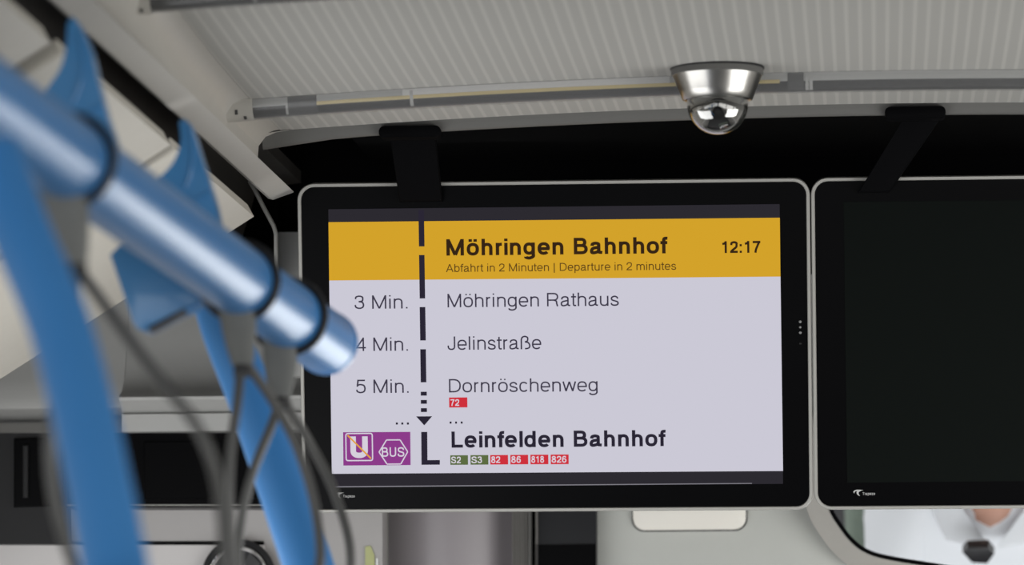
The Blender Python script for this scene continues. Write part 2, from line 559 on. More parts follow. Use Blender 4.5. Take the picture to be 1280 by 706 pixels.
for i in range(10):
    s0 = x0 + (x1 - x0) * i / 10; s1 = x0 + (x1 - x0) * (i + 1) / 10
    sec += [(s0, 6.171), (s0 + (s1 - s0) * 0.3, 6.168), (s0 + (s1 - s0) * 0.7, 6.168)]
sec += [(x1, 6.171), (x1, 6.2), (x0, 6.2)]
va = [bm.verts.new((x, y, zt)) for x, y in sec]; vb = [bm.verts.new((x, y, zb)) for x, y in sec]
for i in range(len(sec)): bm.faces.new((va[i], va[(i + 1) % len(sec)], vb[(i + 1) % len(sec)], vb[i]))
bm.faces.new(va); bm.faces.new(vb[::-1])
obj('ribbed_strip', bm, MT['profile'], t)
bm = NB(); slab_px(bm, [(661, 600), (663, 600), (663, 1250), (661, 1250)], 6.165, 0.03); obj('edge', bm, MT['lip'], t)
bm = NB(); slab_px(bm, [(669, 600), (672.5, 600), (672.5, 1250), (669, 1250)], 6.19, 0.02); obj('edge', bm, MT['profile'], t)
bm = NB(); slab_px(bm, [(663, 600), (669, 600), (669, 1250), (663, 1250)], 6.22, 0.02); obj('wall_gap', bm, MT['black'], kind='structure')
bm = NB(); slab_px(bm, [(672.5, 600), (745.2, 600), (746, 1250), (672.5, 1250)], 6.19, 0.05); obj('wall_navy', bm, MT['navy'], kind='structure')
bm = NB(); slab_px(bm, [(673, 681), (745, 680), (745.6, 1250), (673, 1250)], 6.186, 0.003); obj('trim_8', bm, MT['gloss_black'], kind='structure')
bm = NB(); slab_px(bm, [(745.2, 580), (1700, 580), (1700, 820), (746, 820)], 6.22, 0.05); obj('wall_cab', bm, MT['cab'], kind='structure')

# cream flap in the cab wall
t = thing('flap_cover', 'cream rounded flap cover in the grey cab wall below the lit screen', 'flap', W(862, 662, 6.22))
q = [W(x, y, 6.22) for x, y in ((789.5, 590), (933.5, 590), (933.5, 663.4), (789.5, 663.4))]
bm = NB(); add_prism(bm, [Vector((x, 6.2185, z)) for x, z in rr(q[0].x, q[2].z, q[1].x, q[0].z, 0.016)], (0, 0.004, 0)); obj('gasket', bm, MT['rubber'], t)
bm = NB(); add_prism(bm, [Vector((x, 6.213, z)) for x, z in rr(q[0].x + 0.0016, q[2].z + 0.0018, q[1].x - 0.0016, q[0].z, 0.015)], (0, 0.007, 0), 0.0015); obj('flap', bm, MT['flap'], t, smooth=40)

# ================================================================== round vent low at the left
t = thing('air_vent', 'round chrome-ringed air vent low in the pale wall beside the blue pole', 'vent', W(298, 720, 6.09))
vc = W(298, 720, 6.083)
Yv = Vector((0, -1, 0))
bm = NB(); add_lathe(bm, [(0.0465, -0.012), (0.0475, 0.0), (0.0465, 0.004), (0.0405, 0.005), (0.040, 0.001), (0.040, -0.012)], vc, Yv, 48); obj('outer_ring', bm, MT['charcoal'], t, smooth=40)
bm = NB(); add_lathe(bm, [(0.040, -0.01), (0.0398, 0.003), (0.038, 0.0045), (0.036, 0.003), (0.0355, -0.01)], vc, Yv, 48); obj('chrome_ring', bm, MT['chrome'], t, smooth=40)
bm = NB(); add_lathe(bm, [(0.0355, -0.012), (0.033, -0.006), (0.012, -0.004), (0.0, -0.004)], vc, Yv, 48); obj('core', bm, MT['rubber'], t, smooth=30)
for i in range(6):
    an = i * PI / 3 + 0.5
    d1 = Vector((math.cos(an), 0, math.sin(an))); d2 = Vector((math.cos(an + 0.62), 0, math.sin(an + 0.62)))
    bm = NB(); add_prism(bm, [vc + d1 * 0.010, vc + d1 * 0.033 + Vector((0, -0.002, 0)), vc + d2 * 0.033 + Vector((0, 0.002, 0)), vc + d2 * 0.010], (0, -0.003, 0)); obj('blade', bm, MT['lampgrey'], t)

# small yellow-green and white patch beside the aluminium edge
t = thing('patch', 'small yellow-green and white patch on the grey wall left of the aluminium edge', 'patch', W(464, 690, 6.098))
bm = NB(); slab_px(bm, [(456.5, 683), (463, 682), (468, 694), (469, 730), (456.5, 730)], 6.0975, 0.0022); obj('yellow_patch', bm, MT['yellow'], t)
bm = NB(); slab_px(bm, [(470, 698), (472.3, 697), (473, 730), (470, 730)], 6.0975, 0.0022); obj('white_patch', bm, MT['white'], t)

# ================================================================== cream side panels under the cove
EDX = -0.686
dz = Vector((-0.277, 0, -0.173))
for name, y0, y1, lab in (('side_panel', 1.6, 3.97, 'cream sloping side panel nearest, behind the near end of the blue rail'),
                          ('side_panel', 4.03, 4.66, 'middle cream sloping side panel between the two blue rail brackets'),
                          ('side_panel', 4.70, 5.30, 'frontmost cream sloping side panel ending in a blunt tip by the screen')):
    bm = NB()
    p0 = Vector((EDX, y0, 2.096))
    n = Vector((0.173, 0, -0.277)).normalized()
    sec = [p0, p0 + dz * 1.05, p0 + dz * 1.05 - n * 0.014, p0 - n * 0.014 + Vector((0, 0, 0.002))]
    add_prism(bm, sec, (0, y1 - y0, 0), 0.004, 3)
    o = obj(name, bm, MT['cream'], smooth=40)
    tag(o, lab, 'panel', 'cream panels along the left side')


# ================================================================== ceiling strip lights
def strip_light(Yc, label, blocks, xs, xe, tabs, seams):
    root = thing('ceiling_light', label, 'light', (0.0, Yc, zc(0, Yc)), 'clear tube lights across the ceiling')
    r = 0.0208

    def pos(x, an, rad):
        return Vector((x, Yc - math.cos(an) * rad, zc(x, Yc) - math.sin(an) * rad + 0.0005))
    N = 60

    def sweep(bm, x0, x1, a0, a1, r0, r1, na=8):
        """a curved slab following the arch of the roof, between two radii"""
        n = max(2, int((x1 - x0) / 0.025))
        rows = []
        for i in range(n + 1):
            x = x0 + (x1 - x0) * i / n
            sec = [pos(x, a0 + (a1 - a0) * j / na, r1) for j in range(na + 1)] + [pos(x, a1 + (a0 - a1) * j / na, r0) for j in range(na + 1)]
            rows.append([bm.verts.new(p) for p in sec])
        k = len(rows[0])
        for q0, q1 in zip(rows, rows[1:]):
            for j in range(k): bm.faces.new((q0[j], q0[(j + 1) % k], q1[(j + 1) % k], q1[j]))
        bm.faces.new(rows[0]); bm.faces.new(rows[-1][::-1])
    A = math.radians
    bm = NB(); sweep(bm, xs, xe, A(2), A(178), 0.0140, 0.0188, 12); obj('dark_reflection', bm, MT['lampgrey'], root, smooth=40)  # inner body painted near-black for the dark reflection low on the tube
    bm = NB(); sweep(bm, xs, xe, A(2), A(30), 0.0186, 0.0190, 4); obj('bright_reflection', bm, MT['lampmid'], root, smooth=40)  # pale band painted for the bright reflection along the tube's upper half
    for x0, x1, mname in blocks:
        m = {'w': 'lampwhite', 'd': 'lampdark', 'y': 'phosphor'}[mname]
        bm = NB()
        if mname == 'y': sweep(bm, x0, x1, A(24), A(36), 0.0188, 0.0194, 3)
        elif mname == 'w': sweep(bm, x0, x1, A(3), A(24), 0.0186, 0.0192, 4)
        else: sweep(bm, x0, x1, A(3), A(80), 0.0186, 0.0196, 6)
        obj({'w': 'pale_band', 'd': 'dark_band', 'y': 'led_strip'}[mname], bm, MT[m], root, smooth=40)  # pale and dark stretches, and the yellow led strip
    for x in tabs:
        bm = NB(); sweep(bm, x - 0.0018, x + 0.0018, A(8), A(70), 0.0188, 0.0195, 6); obj('clip', bm, MT['lampmid'], root)
    bm = NB(); sweep(bm, xs, xe, A(1), A(179), 0.0198, r, 14); obj('cover', bm, MT['cover'], root, smooth=40)
    for x0, x1 in ((xs - 0.036, xs), (xe, xe + 0.036)):
        bm = NB(); sweep(bm, x0, x1, A(0), A(180), 0.002, r + 0.0005, 14); ec = obj('end_cap', bm, MT['cove'], root, smooth=50)
        xo = x0 - 0.0015 if x0 < 0 else x1
        bm = NB(); sweep(bm, xo, xo + 0.0015, A(0), A(180), 0.002, r + 0.0012, 14); obj('gasket', bm, MT['rubber'], ec)
        for k2, an in enumerate((30, 55)):
            xm = (x0 + x1) / 2 + 0.002
            bm = NB(); sweep(bm, xm - 0.003 + k2 * 0.009, xm + k2 * 0.009, A(an), A(an + 16), r, r + 0.0009, 3); obj('latch', bm, MT['lampgrey'], ec)
    return root


Y1 = 5.125


def X1(px): return W(px, 105, Y1).x


strip_light(Y1, 'clear tube ceiling light just in front of the screens, behind the dome camera',
            [(X1(398), X1(975), 'y'), (X1(505), X1(838), 'w'), (X1(362), X1(398), 'd'), (X1(985), X1(1005), 'd')], X1(318), 0.80,
            [X1(361), X1(516), X1(1009), X1(1014)], [])
Y2 = 4.48


def X2(px): return W(px, 5, Y2).x


strip_light(Y2, 'nearer clear tube ceiling light cut by the top edge of the photo',
            [(X2(396), X2(508), 'w'), (X2(396), X2(508), 'y'), (X2(520), X2(1280), 'y'), (X2(520), X2(1280), 'w'), (X2(322), X2(395), 'd')], X2(190), 0.75,
            [X2(321), X2(356), X2(514)], [])

# ================================================================== dome camera
Yd = 5.06
dc = W(896.5, 82, Yd)
dc.z = zc(dc.x, Yd)
t = thing('dome_camera', 'small dome surveillance camera on the ceiling with a flared metal base', 'camera', dc)
DN = Vector((0, 0, -1))
bm = NB(); add_lathe(bm, [(0.0, 0.0), (0.0492, 0.0), (0.0498, 0.0015)], dc, DN, 56)
add_lathe(bm, [(0.0498, -0.002), (0.0502, 0.0012), (0.0490, 0.0013)], dc, DN, 56); obj('gasket', bm, MT['rubber'], t, smooth=30)
bm = NB(); add_lathe(bm, [(0.0490, 0.0005), (0.0490, 0.0075), (0.0470, 0.0082)], dc, DN, 56); obj('mounting_ring', bm, MT['lip'], t, smooth=30)
bm = NB(); add_lathe(bm, [(0.0478, 0.0080), (0.0440, 0.0165), (0.0405, 0.025), (0.0375, 0.0335), (0.0355, 0.0345), (0.0335, 0.0335)], dc, DN, 56); obj('flared_base', bm, MT['alu'], t, smooth=45)
prof = [(0.0325, 0.0325), (0.0325, 0.0385)] + [(0.0325 * math.cos(a), 0.0385 + 0.0325 * math.sin(a)) for a in [i * PI / 32 for i in range(1, 17)]]
bm = NB(); add_lathe(bm, prof, dc, DN, 56)
dm = bpy.data.materials.new('smoked_dome'); dm.use_nodes = True
n_ = dm.node_tree.nodes; L_ = dm.node_tree.links
n_.remove(n_['Principled BSDF'])
tr_ = n_.new('ShaderNodeBsdfTransparent'); tr_.inputs[0].default_value = (0.55, 0.55, 0.54, 1)
gl_ = n_.new('ShaderNodeBsdfGlossy'); gl_.inputs['Roughness'].default_value = 0.03; gl_.inputs[0].default_value = (0.95, 0.95, 0.93, 1)
lw_ = n_.new('ShaderNodeLayerWeight'); lw_.inputs[0].default_value = 0.35
mp_ = n_.new('ShaderNodeMapRange'); mp_.inputs['To Min'].default_value = 0.22; mp_.inputs['To Max'].default_value = 0.9
mx_ = n_.new('ShaderNodeMixShader')
L_.new(lw_.outputs['Facing'], mp_.inputs['Value']); L_.new(mp_.outputs[0], mx_.inputs[0])
L_.new(tr_.outputs[0], mx_.inputs[1]); L_.new(gl_.outputs[0], mx_.inputs[2]); L_.new(mx_.outputs[0], n_['Material Output'].inputs[0])
dome = obj('dome_glass', bm, dm, t, smooth=60)
bm = NB(); add_lathe(bm, [(0.0, 0.028), (0.026, 0.032), (0.0255, 0.045), (0.020, 0.056), (0.010, 0.0625), (0.0, 0.064)], dc, DN, 40); ei = obj('camera_eye', bm, MT['rubber'], t, smooth=60)
bm = NB(); add_lathe(bm, [(0.0, 0.023), (0.006, 0.0235), (0.007, 0.0265), (0.0, 0.029)], dc + Vector((0, -0.002, -0.042)), Vector((0, -1, -0.4)), 20); obj('lens', bm, MT['gloss_black'], ei, smooth=50)


# ================================================================== lettering: strokes with a set weight
def El(cx, cy, rx, ry, a0=0, a1=360, n=26):
    out = []
    for i in range(n + 1):
        a = math.radians(a0 + (a1 - a0) * i / n)
        c, q = math.cos(a), math.sin(a)
        out.append((cx + rx * math.copysign(abs(c) ** 0.84, c), cy + ry * math.copysign(abs(q) ** 0.84, q)))
    return out


def sp(*p): return [(q.x, q.y) for q in spline([Vector((a, b, 0)) for a, b in p], 7)]


XH = 0.745


def glyph(c, h):
    """advance width and centre-line strokes; cap height 1"""
    dot = lambda x, y: [[(x - h * 1.15, y), (x + h * 1.15, y)]]
    if c == ' ': return 0.37, []
    if c in 'nhmuridl':
        W_ = {'n': .774, 'h': .774, 'm': 1.16, 'u': .774, 'r': .464, 'i': .309, 'd': .774, 'l': .309}[c]
        l = 0.09 + h
        if c == 'l': return W_, [[(l, 0), (l, 1)]]
        if c == 'i': return W_, [[(l, 0), (l, XH)], [(l, 1), (l, 1 - max(.1, 1.7 * h))]]
        if c == 'd':
            r = W_ - .085 - h
            return W_, [[(r, 0), (r, 1)], El((.05 + h + r) / 2, XH / 2, (r - .05 - h) / 2, XH / 2 + .01 - h)]
        if c == 'r':
            return W_, [[(l, 0), (l, XH)], El(l + .23, XH - h * .9 - .22, .23, .22, 180, 88, 10)]
        ry = .24
        if c == 'm':
            r = W_ - .085 - h; c_ = (l + r) / 2
            return W_, [[(l, 0), (l, XH)]] + [El((a + b) / 2, XH + .01 - h - ry, (b - a) / 2, ry, 180, 0, 14) + [(b, 0)] for a, b in ((l, c_), (c_, r))]
        r = W_ - .085 - h
        if c == 'u':
            return W_, [[(r, 0), (r, XH)], [(l, XH)] + El((l + r) / 2, h - .01 + ry, (r - l) / 2, ry, 180, 360, 14)]
        return W_, [[(l, 0), (l, 1 if c == 'h' else XH)], El((l + r) / 2, XH + .01 - h - ry, (r - l) / 2, ry, 180, 0, 14) + [(r, 0)]]
    if c in 'oö':
        s = [El(.387, XH / 2, .387 - .05 - h, XH / 2 + .01 - h)]
        if c == 'ö':
            s += [[(x, .985), (x, .985 - max(.1, 1.7 * h))] for x in (.25, .52)]
        return .774, s
    if c == 'e':
        rx, ry = .387 - .05 - h, XH / 2 + .01 - h
        return .774, [El(.387, XH / 2, rx, ry, -4, 318), [(.387 - rx, XH / 2 - .01), (.387 + rx + h * .8, XH / 2 - .01)]]
    if c == 'c':
        return .696, [El(.36, XH / 2, .31 - h, XH / 2 + .01 - h, 38, 322)]
    if c in 'bp':
        l = .085 + h; r = .774 - .05 - h
        return .774, [[(l, 0 if c == 'b' else -.28), (l, 1 if c == 'b' else XH)], El((l + r) / 2, XH / 2, (r - l) / 2, XH / 2 + .01 - h)]
    if c == 'g':
        r = .774 - .09 - h
        return .774, [El((.05 + h + r) / 2, XH / 2 + .005, (r - .05 - h) / 2, XH / 2 - h), [(r, XH), (r, -.03)] , sp((r, .02), (r, -.08), (r - .08, -.24 + h), (.36, -.29 + h), (.15 + h * .5, -.25 + h), (.09 + h, -.11))]
    if c == 'a':
        r = .62 - h * .9
        return .774, [sp((.085 + h, .5), (.15 + h * .6, .68 - h * .7), (.36, XH + .01 - h), (.55 - h * .4, .69 - h * .7), (r, .54)) + [(r, .14)] + sp((r, .14), (r + .03, .02 + h), (.73, h)),
                      sp((r, .45), (.5, .41), (.27, .365), (.1 + h * .8, .29), (.055 + h, .18), (.12 + h * .6, .04 + h * .6), (.28, h - .01), (.48, .05 + h), (r, .24))]
    if c == 'f':
        x = .16 + h * .5
        return .387, [[(x, 0), (x, .8)] + sp((x, .8), (x + .03, .93 - h * .4), (x + .12, 1.01 - h), (.41, 1.005 - h)), [(.02, XH - h), (.4, XH - h)]]
    if c == 't':
        x = .15 + h * .5
        return .387, [[(x, .94), (x, .17)] + sp((x, .17), (x + .03, .05 + h * .4), (x + .1, h - .005), (.37, h)), [(.015, XH - h), (.37, XH - h)]]
    if c == 's':
        return .696, [sp((.61 - h, .53), (.53 - h * .5, .675 - h * .7), (.34, XH + .01 - h), (.15 + h * .6, .68 - h * .7), (.07 + h, .54), (.16 + h * .4, .425), (.36, .365), (.55 - h * .4, .30), (.635 - h, .195), (.55 - h * .5, .05 + h * .6), (.34, h - .01), (.13 + h * .5, .06 + h * .6), (.05 + h, .21))]
    if c == 'ß':
        l = .09 + h
        return .85, [[(l, 0), (l, .7)] + sp((l, .7), (l + .06, .9 - h * .5), (.38, 1.01 - h), (.6 - h * .5, .92 - h * .6), (.66 - h, .77), (.57, .61), (.40, .55)), sp((.40, .55), (.66 - h * .4, .49), (.80 - h, .27), (.68 - h * .4, .06 + h * .5), (.4, h - .01))]
    if c == 'w':
        p = [(.02 + h, XH), (.27, h * .5), (.5, XH - h * .3), (.73, h * .5), (.98 - h, XH)]
        return 1.0, [[a, b] for a, b in zip(p, p[1:])]
    if c == 'z':
        return .696, [[(.06, XH - h), (.62, XH - h)], [(.6 - h * .4, XH - h), (.08 + h * .4, h)], [(.05, h), (.64, h)]]
    if c == 'M':
        l, r = .1 + h, 1.16 - .1 - h
        return 1.16, [[(l, 0), (l, 1)], [(r, 0), (r, 1)], [(l, 1 - h * .3), (.58, h * .4)], [(.58, h * .4), (r, 1 - h * .3)]]
    if c == 'A':
        return .93, [[(.02 + h, 0), (.465, 1 - h * .2)], [(.465, 1 - h * .2), (.91 - h, 0)], [(.18, .31), (.75, .31)]]
    if c in 'BRDP':
        l = .11 + h
        st = [[(l, 0), (l, 1)]]
        bowl = lambda xm, xr, yt, yb: [(l, yt), (xm, yt)] + El(xm, (yt + yb) / 2, xr - xm, (yt - yb) / 2, 90, -90, 14) + [(l, yb)]
        if c == 'D': return 1.0, st + [bowl(.42, .94 - h, 1 - h, h)]
        if c == 'B': return .93, st + [bowl(.5, .80 - h, 1 - h, .53), bowl(.52, .87 - h, .53, h)]
        if c == 'R': return 1.0, st + [bowl(.55, .90 - h, 1 - h, .46)] + [sp((.6, .455), (.78 - h * .4, .38), (.84 - h, .2), (.9 - h, 0))]
    if c == 'L': return .774, [[(.1 + h, 0), (.1 + h, 1)], [(.1, h), (.73, h)]]
    if c == 'T': return .85, [[(.425, 0), (.425, 1)], [(.03, 1 - h), (.82, 1 - h)]]
    if c == 'U':
        l, r = .11 + h, 1.0 - .11 - h
        return 1.0, [[(l, 1), (l, .34)] + El((l + r) / 2, .34, (r - l) / 2, .35 - h, 180, 360, 18) + [(r, 1)]]
    if c == 'J':
        r = .7 - .1 - h
        return .7, [[(r, 1), (r, .27)] + El((.04 + h + r) / 2, .27, (r - .04 - h) / 2, .28 - h, 0, -180, 16) + [(.04 + h, .33)]]
    if c == 'S':
        return .93, [sp((.83 - h, .7), (.75 - h * .5, .91 - h * .6), (.47, 1.01 - h), (.18 + h * .6, .92 - h * .6), (.09 + h, .74), (.2 + h * .4, .58), (.47, .5), (.75 - h * .4, .42), (.86 - h, .26), (.76 - h * .6, .08 + h * .5), (.47, h - .01), (.15 + h * .5, .09 + h * .5), (.06 + h, .32))]
    if c == '1': return .774, [[(.45, 0), (.45, 1)], sp((.45, .98 - h * .3), (.36, .82), (.16, .765))]
    if c == '2': return .774, [sp((.065 + h, .66), (.13 + h * .6, .89 - h * .5), (.39, 1.0 - h), (.64 - h * .5, .89 - h * .5), (.70 - h, .70), (.6 - h * .3, .5), (.32, .29), (.13 + h * .7, .13 + h * .6), (.07 + h, h)), [(.05, h), (.71, h)]]
    if c == '3': return .774, [sp((.075 + h, .73), (.14 + h * .5, .91 - h * .5), (.38, 1 - h), (.61 - h * .5, .91 - h * .5), (.67 - h, .74), (.57, .585), (.34, .54)), sp((.34, .54), (.6 - h * .4, .49), (.715 - h, .29), (.62 - h * .5, .08 + h * .6), (.38, h - .01), (.13 + h * .5, .09 + h * .6), (.05 + h, .3))]
    if c == '4': return .774, [[(.55, 0), (.55, 1)], [(.55, 1 - h), (.07 + h * .4, .25)], [(.04, .245), (.73, .245)]]
    if c == '5': return .774, [[(.16, 1 - h), (.67, 1 - h)], [(.17 + h * .6, 1), (.09 + h, .48)], sp((.09 + h, .5), (.2, .6), (.38, .66 - h * .5), (.62 - h * .5, .56), (.715 - h, .33), (.62 - h * .5, .09 + h * .6), (.36, h - .01), (.13 + h * .4, .09 + h * .5), (.05 + h, .26))]
    if c == '6': return .774, [El(.39, .325, .33 - h, .335 - h), sp((.06 + h, .33), (.08 + h, .62), (.2 + h * .5, .91 - h * .5), (.41, 1.01 - h), (.61 - h * .5, .93 - h * .5), (.68 - h, .76))]
    if c == '7': return .774, [[(.06, 1 - h), (.72, 1 - h)], sp((.71 - h, 1 - h), (.48, .62), (.34, .28), (.29, 0))]
    if c == '8': return .774, [El(.387, .765, .29 - h, .245 - h), El(.387, .28, .335 - h, .29 - h)]
    if c == '.': return .387, [[(.19, 0), (.19, max(.11, 2 * h))]]
    if c == ':': return .387, [[(.19, 0), (.19, max(.11, 2 * h))], [(.19, XH), (.19, XH - max(.11, 2 * h))]]
    if c == '|': return .36, [[(.18, -.22), (.18, 1.0)]]
    return .5, []


def ribbon(bm, pts, h, place):
    """flat stroke of half width h along pts, placed by place(x, y)"""
    q = [pts[0]]
    for p in pts[1:]:
        if (p[0] - q[-1][0]) ** 2 + (p[1] - q[-1][1]) ** 2 > 1e-8: q.append(p)
    if len(q) < 2: return
    cl = abs(q[0][0] - q[-1][0]) + abs(q[0][1] - q[-1][1]) < 1e-4 and len(q) > 4
    if cl: q = q[:-1]
    k = len(q); Lr = []
    for i in range(k):
        a = q[(i - 1) % k] if (cl or i > 0) else None
        b = q[(i + 1) % k] if (cl or i < k - 1) else None
        ds = []
        for s, e_ in ((a, q[i]), (q[i], b)):
            if s is None or e_ is None: continue
            d = Vector((e_[0] - s[0], e_[1] - s[1])); d.normalize(); ds.append(d)
        d = sum(ds, Vector((0, 0))).normalized() if len(ds) > 1 and sum(ds, Vector((0, 0))).length > 1e-3 else ds[0]
        nr = Vector((-d.y, d.x))
        s = h / max(0.5, nr.dot(Vector((-ds[0].y, ds[0].x))))
        Lr.append((bm.verts.new(place(q[i][0] + nr.x * s, q[i][1] + nr.y * s)), bm.verts.new(place(q[i][0] - nr.x * s, q[i][1] - nr.y * s))))
    for i in range(k if cl else k - 1):
        (a, b), (c, d) = Lr[i], Lr[(i + 1) % k]
        bm.faces.new((a, c, d, b))


def text_width(s, h): return sum(glyph(c, h)[0] for c in s)


# ================================================================== the two passenger screens
TILT, MROLL = 0.1564, 0.0033
eu = Vector((math.cos(MROLL), 0, -math.sin(MROLL)))
Rx = Matrix.Rotation(TILT, 3, 'X')
Ry = Matrix.Rotation(MROLL, 3, 'Y')
eu = Rx @ Ry @ Vector((1, 0, 0)); ev = Rx @ Ry @ Vector((0, 0, 1)); en = eu.cross(ev)   # en points back to the riders
MC = Vector((-0.3636, 5.5, CAMZ + 0.4635))
MW, MH = 0.5905, 0.3819


def S(px, py):
    """where a sight line meets the screens' plane, in the left screen's own u, v"""
    d = ray(px, py)
    k = (MC - EYE).dot(en) / d.dot(en)
    p = EYE + d * k - MC
    return p.dot(eu), p.dot(ev)


def P3(u, v, w=0.0): return MC + eu * u + ev * v + en * w


def flat(bm, poly, w): bm.faces.new([bm.verts.new(P3(u, v, w)) for u, v in poly])


def poly_px(bm, pts, w): flat(bm, [S(x, y) for x, y in pts], w)


def rect_px(bm, x0, y0, x1, y1, w):
    """an axis-aligned rectangle on the screen from two opposite corners"""
    a, b = S(x0, y0), S(x1, y1)
    flat(bm, [(a[0], b[1]), (b[0], b[1]), (b[0], a[1]), (a[0], a[1])], w)


def screen_text(s, xl, xr, base, cap, h, w, m, parent, bm=None, ink=True):
    """s set so that its ink runs from xl to xr on the base line, cap pixels tall"""
    own = bm is None
    if own: bm = NB()
    u0, v0 = S(xl, base); u1, _ = S(xr, base); _, v1 = S(xl, base - cap)
    k = v1 - v0
    strokes = []; x = 0.0
    for c in s:
        adv, st = glyph(c, h)
        strokes += [[(a + x, b) for a, b in q] for q in st]
        x += adv
    lo = min(a for q in strokes for a, b in q) - h; hi = max(a for q in strokes for a, b in q) + h
    kx = (u1 - u0) / (hi - lo)
    for q in strokes:
        ribbon(bm, q, h, lambda X, Y: P3(u0 + (X - lo) * kx, v0 + Y * k, w))
    if own: return obj('text', bm, m, parent)


def monitor(du, label, on):
    t = thing('passenger_screen', label, 'screen', P3(du, -MH / 2), 'twin passenger screens hanging from the ceiling')
    hw, hh = MW / 2, MH / 2

    def prism(name, poly, w0, w1, m, par, bevel=0.0, sm=None):
        bm = NB()
        add_prism(bm, [P3(u + du, v, w0) for u, v in poly], en * (w1 - w0), bevel)
        return obj(name, bm, m, par, smooth=sm)
    prism('housing', rr(-hw + 0.004, -hh + 0.004, hw - 0.004, hh - 0.004, 0.016), -0.045, -0.002, MT['charcoal'], t, 0.003, 40)
    out = rr(-hw, -hh, hw, hh, 0.0195, 8); inn = rr(-hw + 0.0042, -hh + 0.0042, hw - 0.0042, hh - 0.0042, 0.0153, 8)
    bm = NB()
    rings = [[bm.verts.new(P3(u + du, v, w)) for u, v in pl] for pl, w in ((out, -0.02), (out, 0.001), (rr(-hw + 0.0008, -hh + 0.0008, hw - 0.0008, hh - 0.0008, 0.0187, 8), 0.0022),
                                                                             (rr(-hw + 0.0035, -hh + 0.0035, hw - 0.0035, hh - 0.0035, 0.016, 8), 0.0022), (inn, 0.001), (inn, -0.02))]
    k = len(out)
    for a, b in zip(rings, rings[1:] + rings[:1]):
        for j in range(k): bm.faces.new((a[j], a[(j + 1) % k], b[(j + 1) % k], b[j]))
    obj('frame', bm, MT['silver'], t, smooth=40)
    prism('front_glass', rr(-hw + 0.0043, -hh + 0.0043, hw - 0.0043, hh - 0.0043, 0.0152, 8), -0.01, 0.0, MT['gloss_black'], t)
    return t


scr = monitor(0.0, 'lit passenger screen showing the list of next stops', True)
off = monitor(MW + 0.0014, 'switched-off black passenger screen at the right', False)
w1, w2, w3, w4 = 0.0005, 0.0009, 0.0013, 0.0017
# --- lit screen: dark grey field with the page on it
bm = NB(); poly_px(bm, [(410.5, 261.5), (974.5, 255), (978.8, 604.5), (415, 609)], w1); disp = obj('display', bm, SC['dark'], scr)
bm = NB(); poly_px(bm, [(415, 607.6), (940, 603.4), (940, 604.4), (415, 609)], w2); obj('edge_line', bm, SC['line'], disp)
bm = NB(); poly_px(bm, [(411.6, 350.5), (975.6, 345.6), (978.8, 588.4), (414.9, 592)], w2); obj('page', bm, SC['page'], disp)
bm = NB(); poly_px(bm, [(410.7, 277.6), (974.8, 272), (975.6, 345.6), (411.6, 350.5)], w2); obj('header_band', bm, SC['yellow'], disp)
screen_text('Möhringen Bahnhof', 558.2, 836.8, 319.4, 20.6, 0.094, w3, SC['inkyellow'], disp)
screen_text('Abfahrt in 2 Minuten | Departure in 2 minutes', 557.7, 845.3, 339.9, 10.0, 0.06, w3, SC['subyellow'], disp)
screen_text('12:17', 901.7, 952.0, 316.2, 14.8, 0.094, w3, SC['inkyellow'], disp)
for s, xl, xr, b in (('3 Min.', 443.3, 509.6, 386.0), ('4 Min.', 444.2, 510.2, 438.6), ('5 Min.', 445.2, 511.0, 491.2)):
    screen_text(s, xl, xr, b, 16.8, 0.054, w3, SC['thin'], disp)
for s, xl, xr, b, cp in (('Möhringen Rathaus', 559.6, 773.7, 384.0, 16.9), ('Jelinstraße', 559.6, 677.6, 437.2, 16.8), ('Dornröschenweg', 561.4, 747.3, 490.3, 16.8)):
    screen_text(s, xl, xr, b, cp, 0.054, w3, SC['thin'], disp)
screen_text('Leinfelden Bahnhof', 562.6, 834.4, 559.3, 20.2, 0.093, w3, SC['ink'], disp)
bm = NB()
for x in (563.4, 570.2, 577.2): rect_px(bm, x - 1.2, 526.6, x + 1.2, 529.2, w3)
obj('ellipsis', bm, SC['ink'], disp)
bm = NB()
for x in (496.2, 503.0, 510.0): rect_px(bm, x - 1.3, 527.8, x + 1.3, 530.4, w3)
obj('ellipsis', bm, SC['ink'], disp)
# route line with its arrow and the terminus corner
bm = NB()
for y0, y1, x0 in ((262.5, 307.8, 523.1), (318.6, 372.8, 523.9), (383.6, 425.3, 524.7), (436.3, 477.6, 525.4), (489.4, 494.2, 526.0), (499.7, 504.4, 526.1), (509.9, 514.7, 526.2)):
    rect_px(bm, x0, y0, x0 + 7.7, y1, w3)
poly_px(bm, [(520.3, 520.2), (540.3, 520), (530.5, 531.4)], w3)
poly_px(bm, [(526.6, 539.6), (534.2, 539.5), (534.5, 574.8), (550, 574.7), (550, 580.5), (527, 580.7)], w3)
obj('route_line', bm, SC['ink'], disp)
